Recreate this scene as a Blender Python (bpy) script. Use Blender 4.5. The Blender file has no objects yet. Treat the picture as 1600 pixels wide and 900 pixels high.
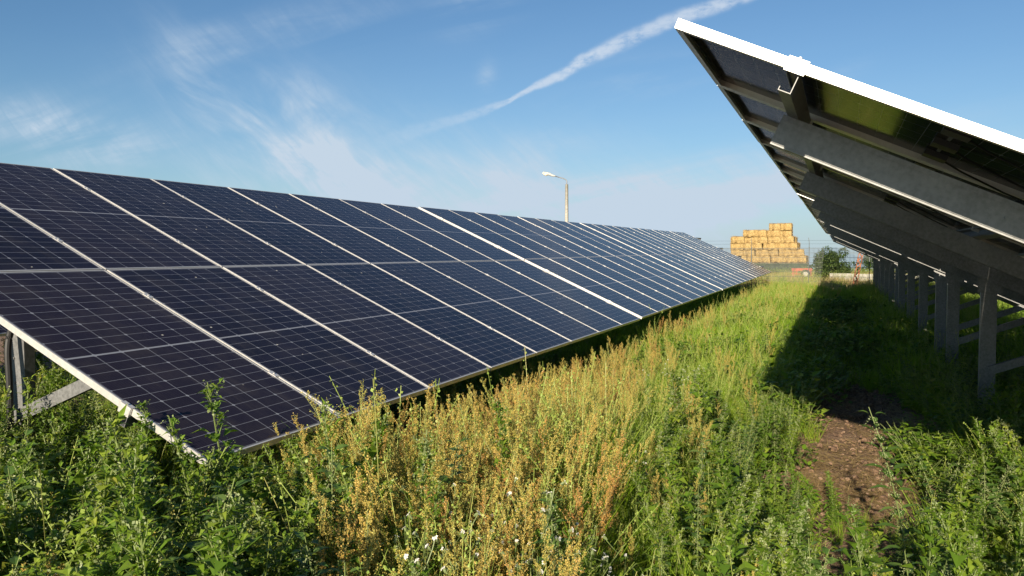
import bpy, math, random
import numpy as np
from mathutils import Matrix, Vector, Euler
R = math.radians
rng = np.random.default_rng(11)
random.seed(11)
scene = bpy.context.scene
COL = scene.collection

# ------------------------------------------------------------------ camera, sky, sun, exposure
EYE = 1.65
cam_d = bpy.data.cameras.new('camera'); cam = bpy.data.objects.new('camera', cam_d); COL.objects.link(cam)
cam_d.sensor_width = 36; cam_d.lens = 28.35; cam_d.clip_start = 0.05; cam_d.clip_end = 6000
CF = Vector((-0.37638443, 0.92544047, -0.04352817)).normalized()
CR = Vector((0.926324674, 0.376725836, -0.000387615)).normalized()
CU = CR.cross(CF).normalized(); CR = CF.cross(CU).normalized()
cam.matrix_world = Matrix(((CR.x, CU.x, -CF.x, 0), (CR.y, CU.y, -CF.y, 0), (CR.z, CU.z, -CF.z, EYE), (0, 0, 0, 1)))
scene.camera = cam
scene.render.resolution_x = 1024; scene.render.resolution_y = 576
FPX = 1260.0
def ray(px, py): return CF + CR*((px-800)/FPX) - CU*((py-450)/FPX)
def at(px, py, Y):                                    # real place seen at a pixel, Y metres ahead
    d = ray(px, py); return Vector((0, 0, EYE)) + d*(Y/d.y)

SUN_EL, SUN_AZ = R(20.3), R(178.0)                     # behind the viewer, along the rows
sun_dir = Vector((math.sin(SUN_AZ)*math.cos(SUN_EL), math.cos(SUN_AZ)*math.cos(SUN_EL), math.sin(SUN_EL)))
sd = bpy.data.lights.new('sun', 'SUN'); sd.energy = 5.0; sd.angle = R(0.53); sd.color = (1.0, 0.86, 0.66)
so = bpy.data.objects.new('sun', sd); COL.objects.link(so)
so.rotation_euler = sun_dir.to_track_quat('Z', 'Y').to_euler()
scene.view_settings.view_transform = 'Standard'; scene.view_settings.look = 'None'
scene.view_settings.exposure = 0.86; scene.view_settings.gamma = 1.0; scene.view_settings.use_curve_mapping = False
scene.cycles.max_bounces = 6; scene.cycles.transparent_max_bounces = 8
scene.cycles.use_adaptive_sampling = True; scene.cycles.sample_clamp_indirect = 6
scene.render.use_persistent_data = False

# ------------------------------------------------------------------ node helpers
class X:                                              # a scalar expression in a node tree
    def __init__(s, nt, v): s.nt, s.v = nt, v
    def _m(s, op, *a, clamp=False):
        n = s.nt.nodes.new('ShaderNodeMath'); n.operation = op; n.use_clamp = clamp
        for i, q in enumerate((s,)+a):
            q = q.v if isinstance(q, X) else q
            if isinstance(q, (int, float)): n.inputs[i].default_value = q
            else: s.nt.links.new(q, n.inputs[i])
        return X(s.nt, n.outputs[0])
    def __add__(s, o): return s._m('ADD', o)
    def __sub__(s, o): return s._m('SUBTRACT', o)
    def __mul__(s, o): return s._m('MULTIPLY', o)
    def __truediv__(s, o): return s._m('DIVIDE', o)
    def abs(s): return s._m('ABSOLUTE')
    def fract(s): return s._m('FRACT')
    def floor(s): return s._m('FLOOR')
    def lt(s, o): return s._m('LESS_THAN', o)
    def gt(s, o): return s._m('GREATER_THAN', o)
    def max(s, o): return s._m('MAXIMUM', o)
    def min(s, o): return s._m('MINIMUM', o)
    def pow(s, o): return s._m('POWER', o)
    def exp(s): return s._m('EXPONENT')
    def clamp(s): return s._m('ADD', 0.0, clamp=True)
    def smooth(s, a, b):
        n = s.nt.nodes.new('ShaderNodeMapRange'); n.interpolation_type = 'SMOOTHSTEP'
        s.nt.links.new(s.v, n.inputs[0]); n.inputs[1].default_value = a; n.inputs[2].default_value = b
        return X(s.nt, n.outputs[0])
def ramp(nt, fac, stops, interp='LINEAR'):
    n = nt.nodes.new('ShaderNodeValToRGB'); cr = n.color_ramp; cr.interpolation = interp
    while len(cr.elements) < len(stops): cr.elements.new(0.5)
    for e, (p, c) in zip(cr.elements, stops):
        e.position = p; e.color = (c, c, c, 1) if isinstance(c, (int, float)) else (*c, 1)
    nt.links.new(fac.v if isinstance(fac, X) else fac, n.inputs[0]); return n.outputs[0]
def noise(nt, vec, scale, detail=3, rough=.5, dist=0, dim='3D'):
    n = nt.nodes.new('ShaderNodeTexNoise'); n.noise_dimensions = dim
    n.inputs['Scale'].default_value = scale; n.inputs['Detail'].default_value = detail
    n.inputs['Roughness'].default_value = rough; n.inputs['Distortion'].default_value = dist
    if vec is not None: nt.links.new(vec, n.inputs['Vector'])
    return X(nt, n.outputs['Fac'])
def mixc(nt, fac, a, b, mode='MIX'):
    n = nt.nodes.new('ShaderNodeMix'); n.data_type = 'RGBA'; n.blend_type = mode
    for i, q in ((0, fac), (6, a), (7, b)):
        q = q.v if isinstance(q, X) else q
        if isinstance(q, tuple): n.inputs[i].default_value = (*q, 1)
        elif isinstance(q, (int, float)): n.inputs[i].default_value = q
        else: nt.links.new(q, n.inputs[i])
    return n.outputs[2]
def comb(nt, x, y, z):
    n = nt.nodes.new('ShaderNodeCombineXYZ')
    for i, q in enumerate((x, y, z)):
        if isinstance(q, X): nt.links.new(q.v, n.inputs[i])
        else: n.inputs[i].default_value = q
    return n.outputs[0]
def newmat(name):
    m = bpy.data.materials.new(name); m.use_nodes = True; nt = m.node_tree
    return m, nt, nt.nodes['Principled BSDF'], nt.nodes['Material Output']
def coords(nt, kind='Object'):
    return nt.nodes.new('ShaderNodeTexCoord').outputs[kind]
def sep(nt, v):
    n = nt.nodes.new('ShaderNodeSeparateXYZ'); nt.links.new(v, n.inputs[0]); return [X(nt, o) for o in n.outputs]
def bump(nt, bsdf, h, strength=.3, dist=.01):
    b = nt.nodes.new('ShaderNodeBump'); b.inputs['Strength'].default_value = strength; b.inputs['Distance'].default_value = dist
    nt.links.new(h.v, b.inputs['Height']); nt.links.new(b.outputs[0], bsdf.inputs['Normal'])

# ------------------------------------------------------------------ sky with thin cirrus and a contrail
w = bpy.data.worlds.new('World'); scene.world = w; w.use_nodes = True; nt = w.node_tree
bg = nt.nodes['Background']; bg.inputs[1].default_value = 0.052
sky = nt.nodes.new('ShaderNodeTexSky'); sky.sky_type = 'NISHITA'; sky.sun_disc = False
sky.sun_elevation = SUN_EL; sky.sun_rotation = SUN_AZ; sky.altitude = 100; sky.air_density = 1.0; sky.dust_density = 0.6; sky.ozone_density = 1.6
dx, dy, dz = sep(nt, coords(nt, 'Generated'))
nt.links.new(comb(nt, dx, dy, dz.max(.004)), sky.inputs['Vector'])
yy = dy.max(0.02); U = dx/yy; V = dz/yy                # tangent of bearing and of height, looking along the rows
def uv(px, py): d = ray(px, py); return d.x/d.y, d.z/d.y
def to_uv_blob(cx, cy, ang, a, b, amp):
    """soft ellipse round a direction of the sky; sizes in degrees-like units of 1/1260"""
    u0, v0 = uv(cx, cy); ca, sa = math.cos(R(ang)), math.sin(R(ang))
    du = (U-u0); dv = (V-v0)
    s = (du*ca + dv*sa)/(a/FPX); t = (dv*ca - du*sa)/(b/FPX)
    return ((s*s+t*t)*-1.0).exp()*amp
def wisp(ang, sx, sy, seed, detail=6, dist=.6):
    ca, sa = math.cos(R(ang)), math.sin(R(ang))
    return noise(nt, comb(nt, (U*ca+V*sa)*sx, (V*ca-U*sa)*sy, seed), 1.0, detail, .55, dist)
w1 = wisp(-36, 3.5, 12, 3.1, 8); w2 = wisp(8, 1.6, 11, 7.7); w3 = wisp(-20, 7, 16, 1.3, 7)
m1 = (to_uv_blob(320, 165, -44, 150, 60, .5) + to_uv_blob(470, 225, -34, 250, 85, .8) + to_uv_blob(640, 275, -8, 360, 75, .8))*w1.smooth(.30, .72)
m2 = (to_uv_blob(80, 205, -10, 260, 55, .7) + to_uv_blob(1010, 130, 5, 110, 26, .7) + to_uv_blob(745, 15, 8, 70, 30, .9) + to_uv_blob(758, 125, 80, 28, 16, .3)
      + to_uv_blob(1330, 100, 30, 40, 17, .6) + to_uv_blob(1050, 300, 4, 330, 60, .65) + to_uv_blob(830, 330, 0, 520, 40, .6) + to_uv_blob(400, 60, 4, 260, 40, .35) + to_uv_blob(870, 220, 0, 60, 20, .5))*w2.smooth(.34, .66)
w5 = wisp(-42, 9, 60, 4.4, 8, 1.2)
allc = (m1 + m2)*(w3.smooth(.25, .75)*.7+.35)*(w5.smooth(.2, .8)*.6+.6)
veil = (V.max(0.0)*-8.5).exp()*.85*(w2.smooth(.1, .9)*.4+.6)
# contrail: its height and width along the bearing
pts = [(560, 238), (640, 207), (700, 190), (760, 172), (795, 158), (835, 134), (880, 117), (905, 97), (950, 76), (985, 60), (1040, 36), (1090, 18), (1160, -4), (1230, -30)]
wid = [12, 14, 9, 8, 4, 6, 9, 11, 12, 13, 12, 11, 10, 8]
inten = [0, .18, .28, .4, .8, .85, .95, 1, .9, .8, .85, .9, .9, .8]
us = [uv(*q) for q in pts]; u0, u1 = us[0][0], us[-1][0]
tt = ((U-u0)/(u1-u0)).clamp()
vc = X(nt, ramp(nt, tt, [((u-u0)/(u1-u0), v) for u, v in us]))
wd = X(nt, ramp(nt, tt, [((u-u0)/(u1-u0), q/100) for (u, v), q in zip(us, wid)]))
it = X(nt, ramp(nt, tt, [((u-u0)/(u1-u0), q) for (u, v), q in zip(us, inten)]))
nb = noise(nt, comb(nt, U*34, V*34, 2.2), 1.0, 5, .6)
off = (V - vc)*FPX + (nb-.5)*9
prof = ((off/(wd*100.0)).pow(2.0).pow(1.8)*-1.0).exp()
inr = U.gt(u0)*U.lt(u1)*dy.gt(0.05)
trail = prof*it*inr*noise(nt, comb(nt, U*50, V*90, 5.5), 1.0, 5, .6).smooth(.15, .62)
cl = ((allc*1.9 + veil)*dy.gt(.05)).clamp()
# beyond the framed part the same thin cirrus goes on all round
zz = dz.max(0.05)
w4 = noise(nt, comb(nt, dx/zz*1.5, dy/zz*.6, 0), 1.0, 6, .6, .8).smooth(.52, .8)*.35
behind = (dy*-1.0).smooth(-.1, .3)
cl = (cl + w4*behind).clamp()
sat = mixc(nt, 1.0, sky.outputs[0], (0.62, 0.90, 1.12), 'MULTIPLY')
col0 = mixc(nt, cl, sat, (5.9, 7.1, 8.4))
col = mixc(nt, (trail*.78).clamp(), col0, (7.4, 8.2, 9.2))
nt.links.new(col, bg.inputs[0])

# ------------------------------------------------------------------ mesh helpers
class MB:
    def __init__(s): s.v = []; s.f = []; s.m = []; s.t = []; s.n = 0
    def add(s, vs, fs, mat=0, tint=0.5):
        s.v += [tuple(q) for q in vs]; s.f += [tuple(i+s.n for i in f) for f in fs]
        s.m += [mat]*len(fs); s.t += [tint]*len(vs); s.n += len(vs)
    def box(s, a, b, mat=0, tint=.5):
        x0, y0, z0 = a; x1, y1, z1 = b
        s.add([(x0,y0,z0),(x1,y0,z0),(x1,y1,z0),(x0,y1,z0),(x0,y0,z1),(x1,y0,z1),(x1,y1,z1),(x0,y1,z1)],
              [(0,3,2,1),(4,5,6,7),(0,1,5,4),(1,2,6,5),(2,3,7,6),(3,0,4,7)], mat, tint)
    def prism(s, p0, p1, poly, a, b, mat=0, tint=.5):
        p0, p1, a, b = map(Vector, (p0, p1, a, b)); n = len(poly)
        vs = [p0+a*x+b*y for x, y in poly] + [p1+a*x+b*y for x, y in poly]
        fs = [(i, (i+1) % n, n+(i+1) % n, n+i) for i in range(n)] + [tuple(range(n))[::-1], tuple(range(n, 2*n))]
        s.add(vs, fs, mat, tint)
    def tube(s, pts, rad, k=6, mat=0, tint=.5, cap=True):
        pts = [Vector(p) for p in pts]; n = len(pts)
        if not hasattr(rad, '__len__'): rad = [rad]*n
        vs = []; up = Vector((0, 0, 1))
        for i, p in enumerate(pts):
            d = (pts[min(i+1, n-1)]-pts[max(i-1, 0)]).normalized()
            a = d.cross(up if abs(d.z) < .95 else Vector((1, 0, 0))).normalized(); b = d.cross(a)
            for j in range(k):
                t = 2*math.pi*j/k; vs.append(p+(a*math.cos(t)+b*math.sin(t))*rad[i])
        fs = [(i*k+j, i*k+(j+1) % k, (i+1)*k+(j+1) % k, (i+1)*k+j) for i in range(n-1) for j in range(k)]
        if cap: fs += [tuple(range(k)), tuple(range((n-1)*k, n*k))[::-1]]
        s.add(vs, fs, mat, tint)
    def mesh(s, name, mats, smooth=False):
        me = bpy.data.meshes.new(name); me.from_pydata(s.v, [], s.f)
        for m in mats: me.materials.append(m)
        me.polygons.foreach_set('material_index', s.m)
        if smooth: me.polygons.foreach_set('use_smooth', [True]*len(s.f))
        at_ = me.attributes.new('tint', 'FLOAT', 'POINT'); at_.data.foreach_set('value', np.array(s.t, dtype=np.float32))
        me.update(); return me
    def build(s, name, mats, parent=None, mw=None, smooth=False):
        if not isinstance(mats, (list, tuple)): mats = [mats]
        return link(name, s.mesh(name, mats, smooth), parent, mw)
def link(name, me, parent=None, mw=None):
    o = bpy.data.objects.new(name, me); COL.objects.link(o)
    if parent is not None: o.parent = parent
    if mw is not None: o.matrix_basis = mw
    return o
def tag(o, label=None, cat=None, group=None, kind=None):
    if label: o['label'] = label
    if cat: o['category'] = cat
    if group: o['group'] = group
    if kind: o['kind'] = kind
    return o
def empty(name, loc, rz=0):
    o = bpy.data.objects.new(name, None); COL.objects.link(o); o.location = loc; o.rotation_euler = (0, 0, rz)
    o.empty_display_size = .3; return o
def copy_tree(o, parent=None):
    c = o.copy(); COL.objects.link(c)
    if parent is not None: c.parent = parent
    for ch in list(KIDS.get(o.name, [])): copy_tree(ch, c)
    return c
KIDS = {}
def kids_index():
    KIDS.clear()
    for o in bpy.data.objects:
        if o.parent: KIDS.setdefault(o.parent.name, []).append(o)

# ------------------------------------------------------------------ materials
def steel_mat(name, base, metal=.75, rough=.42, spangle=.25):
    m, nt, b, _ = newmat(name); c = coords(nt)
    n1 = noise(nt, c, 45, 4, .6); n2 = noise(nt, c, 4, 3, .6)
    v = (n1*.6+n2*.4).smooth(.3, .7)
    lo = tuple(q*(1-spangle) for q in base); hi = tuple(min(1, q*(1+spangle)) for q in base)
    nt.links.new(mixc(nt, v, lo, hi), b.inputs['Base Color'])
    b.inputs['Metallic'].default_value = metal
    nt.links.new((n1*.25+(rough-.12)).v, b.inputs['Roughness']); return m
M_galv = steel_mat('galvanised_steel', (.20, .205, .21), .4, .5, .35)
M_alu = steel_mat('anodised_aluminium', (.62, .61, .59), .45, .38, .08)
M_dark = steel_mat('dark_steel', (.06, .06, .06), .3, .5)
def flat_mat(name, col, rough=.6, metal=0, var=.2, scale=6):
    m, nt, b, _ = newmat(name); n = noise(nt, coords(nt), scale, 5, .6)
    nt.links.new(mixc(nt, n.smooth(.3, .7), tuple(q*(1-var) for q in col), tuple(min(1, q*(1+var)) for q in col)), b.inputs['Base Color'])
    b.inputs['Roughness'].default_value = rough; b.inputs['Metallic'].default_value = metal
    bump(nt, b, n, .2, .01); return m
M_rubber = flat_mat('black_rubber', (.012, .012, .013), .55)
M_yellow = flat_mat('yellow_cable', (.75, .55, .03), .45)
M_conc = flat_mat('concrete', (.42, .40, .36), .85, 0, .18, 8)
M_red = flat_mat('faded_red_paint', (.36, .085, .055), .6, 0, .35, 3)
M_rust = flat_mat('rusty_iron', (.30, .12, .06), .8, .2, .5, 9)
M_green_paint = flat_mat('green_board', (.035, .050, .028), .7, 0, .4, 5)
M_wood = flat_mat('grey_wood', (.30, .25, .17), .8, 0, .3, 8)
M_fence = flat_mat('fence_green_grey', (.045, .055, .055), .5, .2)
M_lamp = flat_mat('lamp_housing', (.45, .44, .41), .45)
M_glass_lamp = flat_mat('lamp_diffuser', (.75, .68, .52), .25)

# solar laminate: dark cells, thin pale grid, glass
PW, PL, FR, TH = 1.038, 1.973, .011, .035
MW, ML = 1.058, 1.985                                 # module pitch along the row and up the slope
def laminate(name, f0, lift):
    m, nt, b, out = newmat(name)
    ox, oy, oz = sep(nt, coords(nt))
    cw, chh = .1675, .0803
    gx = (ox-(PW-6*cw)/2)/cw
    half = oy.gt(PL/2)
    yl = oy - (PL/2-.006-12*chh) - half*(.012+12*chh)      # each half starts at its own foot
    gy = yl/chh
    fx = ((gx+.5).fract()-.5).abs()*cw
    fy = ((gy+.5).fract()-.5).abs()*chh
    fy2 = ((gy*.5+.5).fract()-.5).abs()*(2*chh)
    line = fx.lt(.0016).max(fy.lt(.0011)).max((fx+fy2).lt(.011))
    inside = gx.gt(0.0)*gx.lt(6.0)*gy.gt(0.0)*gy.lt(12.0)
    bus = (((gx*10.0).fract()-.5).abs()).lt(.022)
    cellv = noise(nt, comb(nt, gx.floor()*3.7, gy.floor()*2.3+half*40.0, 0), 1.7, 0)
    info = nt.nodes.new('ShaderNodeObjectInfo'); rnd = X(nt, info.outputs['Random'])
    cell = mixc(nt, cellv.smooth(.3, .7), (.0065, .006, .013), (.010, .009, .020))
    cell = mixc(nt, rnd, cell, mixc(nt, .6, cell, (.022, .017, .026)))
    if lift: cell = mixc(nt, .5, cell, (.030, .034, .030))
    cell = mixc(nt, bus*.35, cell, (.09, .10, .13))
    rim = gx.gt(0.0)*gx.lt(6.0)*oy.gt(.0195)*oy.lt(PL-.0195)
    pale = mixc(nt, rim, (.10, .105, .125), mixc(nt, line.max(inside*-1.0+1.0), cell, (.225, .24, .28)))
    c3 = coords(nt)
    dust = noise(nt, c3, 3.2, 6, .65).smooth(.40, .85)*.07
    vor = nt.nodes.new('ShaderNodeTexVoronoi'); vor.inputs['Scale'].default_value = 5.5; nt.links.new(comb(nt, ox+rnd*37.0, oy*1.3, oz), vor.inputs['Vector'])
    vd = X(nt, vor.outputs['Distance']); vn = noise(nt, c3, 60, 3)
    drop = (vd+vn*.05).lt(.075)*noise(nt, comb(nt, ox+rnd*11.0, oy, oz), 2.0, 1).gt(.52)
    pale = mixc(nt, dust, pale, (.32, .28, .22))
    streak = noise(nt, comb(nt, ox*16.0+rnd*50.0, oy*1.1, 0), 1.0, 4, .6).smooth(.5, .85)*.05
    pale = mixc(nt, streak, pale, (.34, .31, .26))
    pale = mixc(nt, drop*.8, pale, (.62, .60, .52))
    nt.links.new(pale, b.inputs['Base Color'])
    b.inputs['IOR'].default_value = 1.27; b.inputs['Specular IOR Level'].default_value = .36
    nt.links.new((noise(nt, c3, 9, 5, .6)*.16+.06+drop*.5).v, b.inputs['Roughness'])
    b.inputs['Specular IOR Level'].default_value = 0.0
    lw = nt.nodes.new('ShaderNodeLayerWeight'); lw.inputs['Blend'].default_value = .5
    fac = X(nt, lw.outputs['Facing']).pow(5.0)*.45+f0
    gl = nt.nodes.new('ShaderNodeBsdfGlossy'); gl.inputs['Color'].default_value = (.93, .93, .95, 1); nt.links.new((noise(nt, c3, 9, 5, .6)*.16+.03+drop*.5).v, gl.inputs['Roughness'])
    mxs = nt.nodes.new('ShaderNodeMixShader'); nt.links.new(fac.v, mxs.inputs[0]); nt.links.new(b.outputs[0], mxs.inputs[1]); nt.links.new(gl.outputs[0], mxs.inputs[2]); nt.links.new(mxs.outputs[0], out.inputs[0])
    return m
M_lam = laminate('solar_laminate', .016, 0)
M_back = laminate('solar_laminate_rear', .055, 1)

# straw
m, nt, b, out = newmat('straw'); c = coords(nt)
mp = nt.nodes.new('ShaderNodeMapping'); mp.inputs['Scale'].default_value = (1.2, 1, 3.2); nt.links.new(c, mp.inputs[0])
n1 = noise(nt, mp.outputs[0], 7, 6, .7); n2 = noise(nt, c, 2.5, 3)
rn = X(nt, nt.nodes.new('ShaderNodeObjectInfo').outputs['Random'])
cc = ramp(nt, (n1*.6+n2*.4).smooth(.30, .66), [(0, (.05, .03, .012)), (.35, (.20, .125, .045)), (.7, (.36, .25, .095)), (1, (.50, .37, .17))])
cc = mixc(nt, rn*.35, cc, (.42, .27, .09)); nt.links.new(cc, b.inputs['Base Color']); b.inputs['Roughness'].default_value = .8
bump(nt, b, n1, .8, .04); M_straw = m

# plants
def leaf_mat(name, stops, rough=.5, trans=.35, objvar=.35, seed=0):
    m, nt, b, out = newmat(name)
    a = nt.nodes.new('ShaderNodeAttribute'); a.attribute_name = 'tint'
    rn = X(nt, nt.nodes.new('ShaderNodeObjectInfo').outputs['Random'])
    pn = noise(nt, coords(nt), 22, 3)
    f = X(nt, a.outputs['Fac'])*(1-objvar) + rn*objvar + (pn-.5)*.25
    c = ramp(nt, f, stops); nt.links.new(c, b.inputs['Base Color']); b.inputs['Roughness'].default_value = rough
    b.inputs['Specular IOR Level'].default_value = .35
    tr = nt.nodes.new('ShaderNodeBsdfTranslucent'); nt.links.new(mixc(nt, 1.0, c, (1.25, 1.25, .6), 'MULTIPLY'), tr.inputs[0])
    mx = nt.nodes.new('ShaderNodeMixShader'); mx.inputs[0].default_value = trans
    nt.links.new(b.outputs[0], mx.inputs[1]); nt.links.new(tr.outputs[0], mx.inputs[2]); nt.links.new(mx.outputs[0], out.inputs[0])
    return m
M_leaf = leaf_mat('weed_leaf', [(0, (.042, .095, .014)), (.5, (.125, .225, .019)), (.88, (.28, .36, .045)), (.97, (.42, .40, .07))])
M_nettle = leaf_mat('nettle_leaf', [(0, (.045, .10, .020)), (.5, (.09, .17, .035)), (1, (.17, .25, .06))])
M_stem = leaf_mat('weed_stem', [(0, (.10, .15, .04)), (.6, (.19, .24, .08)), (1, (.28, .22, .10))], trans=.1)
M_seed = leaf_mat('weed_seed', [(0, (.14, .19, .07)), (.5, (.24, .29, .13)), (1, (.36, .38, .20))], trans=.2)
M_grass = leaf_mat('grass_blade', [(0, (.10, .19, .018)), (.55, (.235, .385, .021)), (.88, (.38, .45, .055)), (1, (.46, .42, .14))], trans=.4)
M_head = leaf_mat('grass_head', [(0, (.24, .36, .06)), (.6, (.34, .42, .10)), (1, (.44, .40, .15))], trans=.3)
M_sorrel = leaf_mat('sorrel_seed', [(0, (.36, .38, .10)), (.35, (.53, .44, .11)), (.70, (.58, .42, .11)), (.9, (.52, .27, .08)), (1, (.40, .13, .06))], trans=.3, objvar=.7)
M_petal = leaf_mat('white_petal', [(0, (.72, .70, .66)), (1, (.85, .84, .80))], trans=.25)
M_dry = leaf_mat('dry_straw', [(0, (.30, .21, .09)), (1, (.52, .40, .20))], trans=.25)
M_tree = leaf_mat('tree_leaf', [(0, (.035, .065, .014)), (.6, (.07, .12, .026)), (1, (.13, .17, .04))], trans=.25)
M_bark = flat_mat('bark', (.13, .09, .06), .9)

# ------------------------------------------------------------------ ground, one sheet to the horizon
PATHX = lambda y: 0.28 + .10*math.sin(y*.9+.5) - .02*(y-6)
def gz(x, y):
    r = math.hypot(x, y)
    z = .035*math.sin(x*1.3+.7)*math.cos(y*.8) + .02*math.sin(x*3.1+y*2.2)
    z *= max(0, 1-r/60)
    if r > 66: z -= (r-66)*.021
    return z
m, nt, b, out = newmat('soil_and_stubble')
c = coords(nt); gxx, gyy, _ = sep(nt, c)
n1 = noise(nt, c, 5, 8, .65); n2 = noise(nt, c, 38, 5, .6); n3 = noise(nt, c, .05, 4)
soil = ramp(nt, (n1*.6+n2*.4).smooth(.3, .7), [(0, (.09, .058, .038)), (.5, (.22, .135, .085)), (1, (.37, .255, .175))])
far = ramp(nt, n3.smooth(.35, .65), [(0, (.10, .12, .04)), (1, (.23, .20, .09))])
ff = (gyy.max(gxx.abs())).smooth(30, 60)
nt.links.new(mixc(nt, ff, soil, far), b.inputs['Base Color']); b.inputs['Roughness'].default_value = .95
bump(nt, b, n1*.6+n2*.4, 1.0, .12); M_soil = m
rr = np.concatenate([np.linspace(0, 14, 57), np.linspace(14.5, 70, 60), np.geomspace(75, 3000, 26)]); K = 120
vs = [(0, 0, gz(0, 0))]; fs = []
for i, r_ in enumerate(rr[1:]):
    for k in range(K):
        a = 2*math.pi*k/K; x, y = r_*math.cos(a), r_*math.sin(a); vs.append((x, y, gz(x, y)))
for k in range(K): fs.append((0, 1+k, 1+(k+1) % K))
for i in range(len(rr)-2):
    o0 = 1+i*K; o1 = o0+K
    for k in range(K): fs.append((o0+k, o1+k, o1+(k+1) % K, o0+(k+1) % K))
g = MB(); g.add(vs, fs); go = g.build('ground', M_soil, smooth=True); tag(go, kind='structure')

# ------------------------------------------------------------------ solar tables
TILT = R(24.585)
EX, EY, EN = Vector((0, 1, 0)), Vector((-math.cos(TILT), 0, math.sin(TILT))), Vector((math.sin(TILT), 0, math.cos(TILT)))
ZL = .722; NP = 8; TL = NP*MW-.02; SL = 2*ML-.02
def plane_m(u, v, n=0):                                # a frame lying in the table plane (row, slope, normal)
    p = Vector((0, 0, ZL)) + EX*u + EY*v + EN*n
    return Matrix(((EX.x, EY.x, EN.x, p.x), (EX.y, EY.y, EN.y, p.y), (EX.z, EY.z, EN.z, p.z), (0, 0, 0, 1)))
# meshes shared by every table
lam = MB(); lam.box((.006, .006, -.0075), (PW-.006, PL-.006, -.002)); lam.m[0] = 1; me_lam = lam.mesh('solar_panel', [M_lam, M_back])
fr = MB()
prof = [(0, 0), (.0085, 0), (.0085, -.0015), (.0025, -.0015), (.0025, -.033), (.028, -.033), (.028, -.035), (0, -.035)]
def frame_side(p0, p1, inward):
    fr.prism(p0, p1, prof, inward, (0, 0, 1))
frame_side((0, 0, 0), (0, PL, 0), (1, 0, 0)); frame_side((PW, PL, 0), (PW, 0, 0), (-1, 0, 0))
frame_side((PW-.0002, 0, -.0003), (.0002, 0, -.0003), (0, 1, 0)); frame_side((.0002, PL, -.0003), (PW-.0002, PL, -.0003), (0, -1, 0))
me_fr = fr.mesh('panel_frame', [M_alu])
jb = MB()
for k, xx in enumerate((.16, .50, .84)):
    jb.box((xx-.05, PL/2-.045, -.030), (xx+.05, PL/2+.045, -.0078))
    jb.tube([(xx+.04, PL/2-.03, -.02), (xx+.09, PL/2-.12, -.03), (xx+.12, PL/2-.30, -.045), (xx+.05, PL/2-.42, -.06)], .004, 5)
me_jb = jb.mesh('junction_box', [M_rubber])
cl_ = MB(); cl_.box((-.019, -.03, -.001), (.019, .03, .0035)); cl_.box((-.0085, -.03, -.06), (.0085, .03, -.001)); cl_.tube([(0, 0, .003), (0, 0, .009)], .006, 6)
me_cl = cl_.mesh('clamp', [M_alu])
ce = MB(); ce.box((-.014, -.035, -.002), (.014, .035, .004)); ce.box((-.016, -.035, -.045), (-.0005, .035, -.002)); ce.tube([(-.006, 0, .003), (-.006, 0, .010)], .006, 6)
me_ce = ce.mesh('clamp', [M_alu])
def c_poly(w_, h_, t=.003, lip=.014):                  # C section: web at x=0, opens to +x
    return [(0, 0), (w_, 0), (w_, lip), (w_-t, lip), (w_-t, t), (t, t), (t, h_-t), (w_-t, h_-t), (w_-t, h_-lip), (w_, h_-lip), (w_, h_), (0, h_)]
PV = (.50, 1.56, 2.42, SL-.455)                        # purlins, measured up the slope
pu = MB(); pu.prism((0, 0, 0), (TL, 0, 0), c_poly(.045, .075), (0, 1, 0), (0, 0, 1)); me_pu = pu.mesh('purlin', [M_galv])
RU = (.55, 3.0, 5.45, 7.9)                             # posts and rafters, measured along the row
RH = .125
ra = MB(); ra.prism((0, .36, 0), (0, SL-.395, 0), c_poly(.05, RH, .003, .016), (1, 0, 0), (0, 0, 1))
ra.box((-.004, .365, .008), (0.0, SL-.40, .012)); ra.box((-.003, .365, RH-.022), (0.0, SL-.40, RH-.019))
for sy in np.arange(.5, SL-.5, .31): ra.tube([(-.006, sy, RH*.5), (.0, sy, RH*.5)], .007, 6)
me_ra = ra.mesh('rafter', [M_galv])
PX = -1.88
ptop = ZL + (-PX/math.cos(TILT))*math.sin(TILT) - .24
po = MB(); po.prism((0, 0, -.7), (0, 0, ptop), c_poly(.07, .128, .004, .02), (0, 1, 0), (1, 0, 0))
for zz_ in (ptop-.05, ptop-.14, ptop-.40, ptop-.55): po.tube([(.04, -.007, zz_), (.04, 0.001, zz_)], .009, 6)
me_po = po.mesh('post', [M_galv])
def brace_mesh(x0, z0, x1, z1):
    q = MB(); d = Vector((x1-x0, 0, z1-z0)).normalized(); nn = Vector((-d.z, 0, d.x))
    q.prism((x0, 0, z0), (x1, 0, z1), c_poly(.04, .075, .003, .012), (0, 1, 0), nn); return q.mesh('brace', [M_galv])
me_b1 = brace_mesh(PX+.02, .48, PX+1.12, .92)
gus = MB(); gus.box((-.10, -.008, -.10), (.10, -.003, .06))
for q in ((-.06, -.03), (.06, -.03), (0, -.07), (-.05, .03), (.05, .03)): gus.tube([(q[0], -.016, q[1]), (q[0], -.007, q[1])], .009, 6)
me_gus = gus.mesh('gusset', [M_galv])

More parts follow.
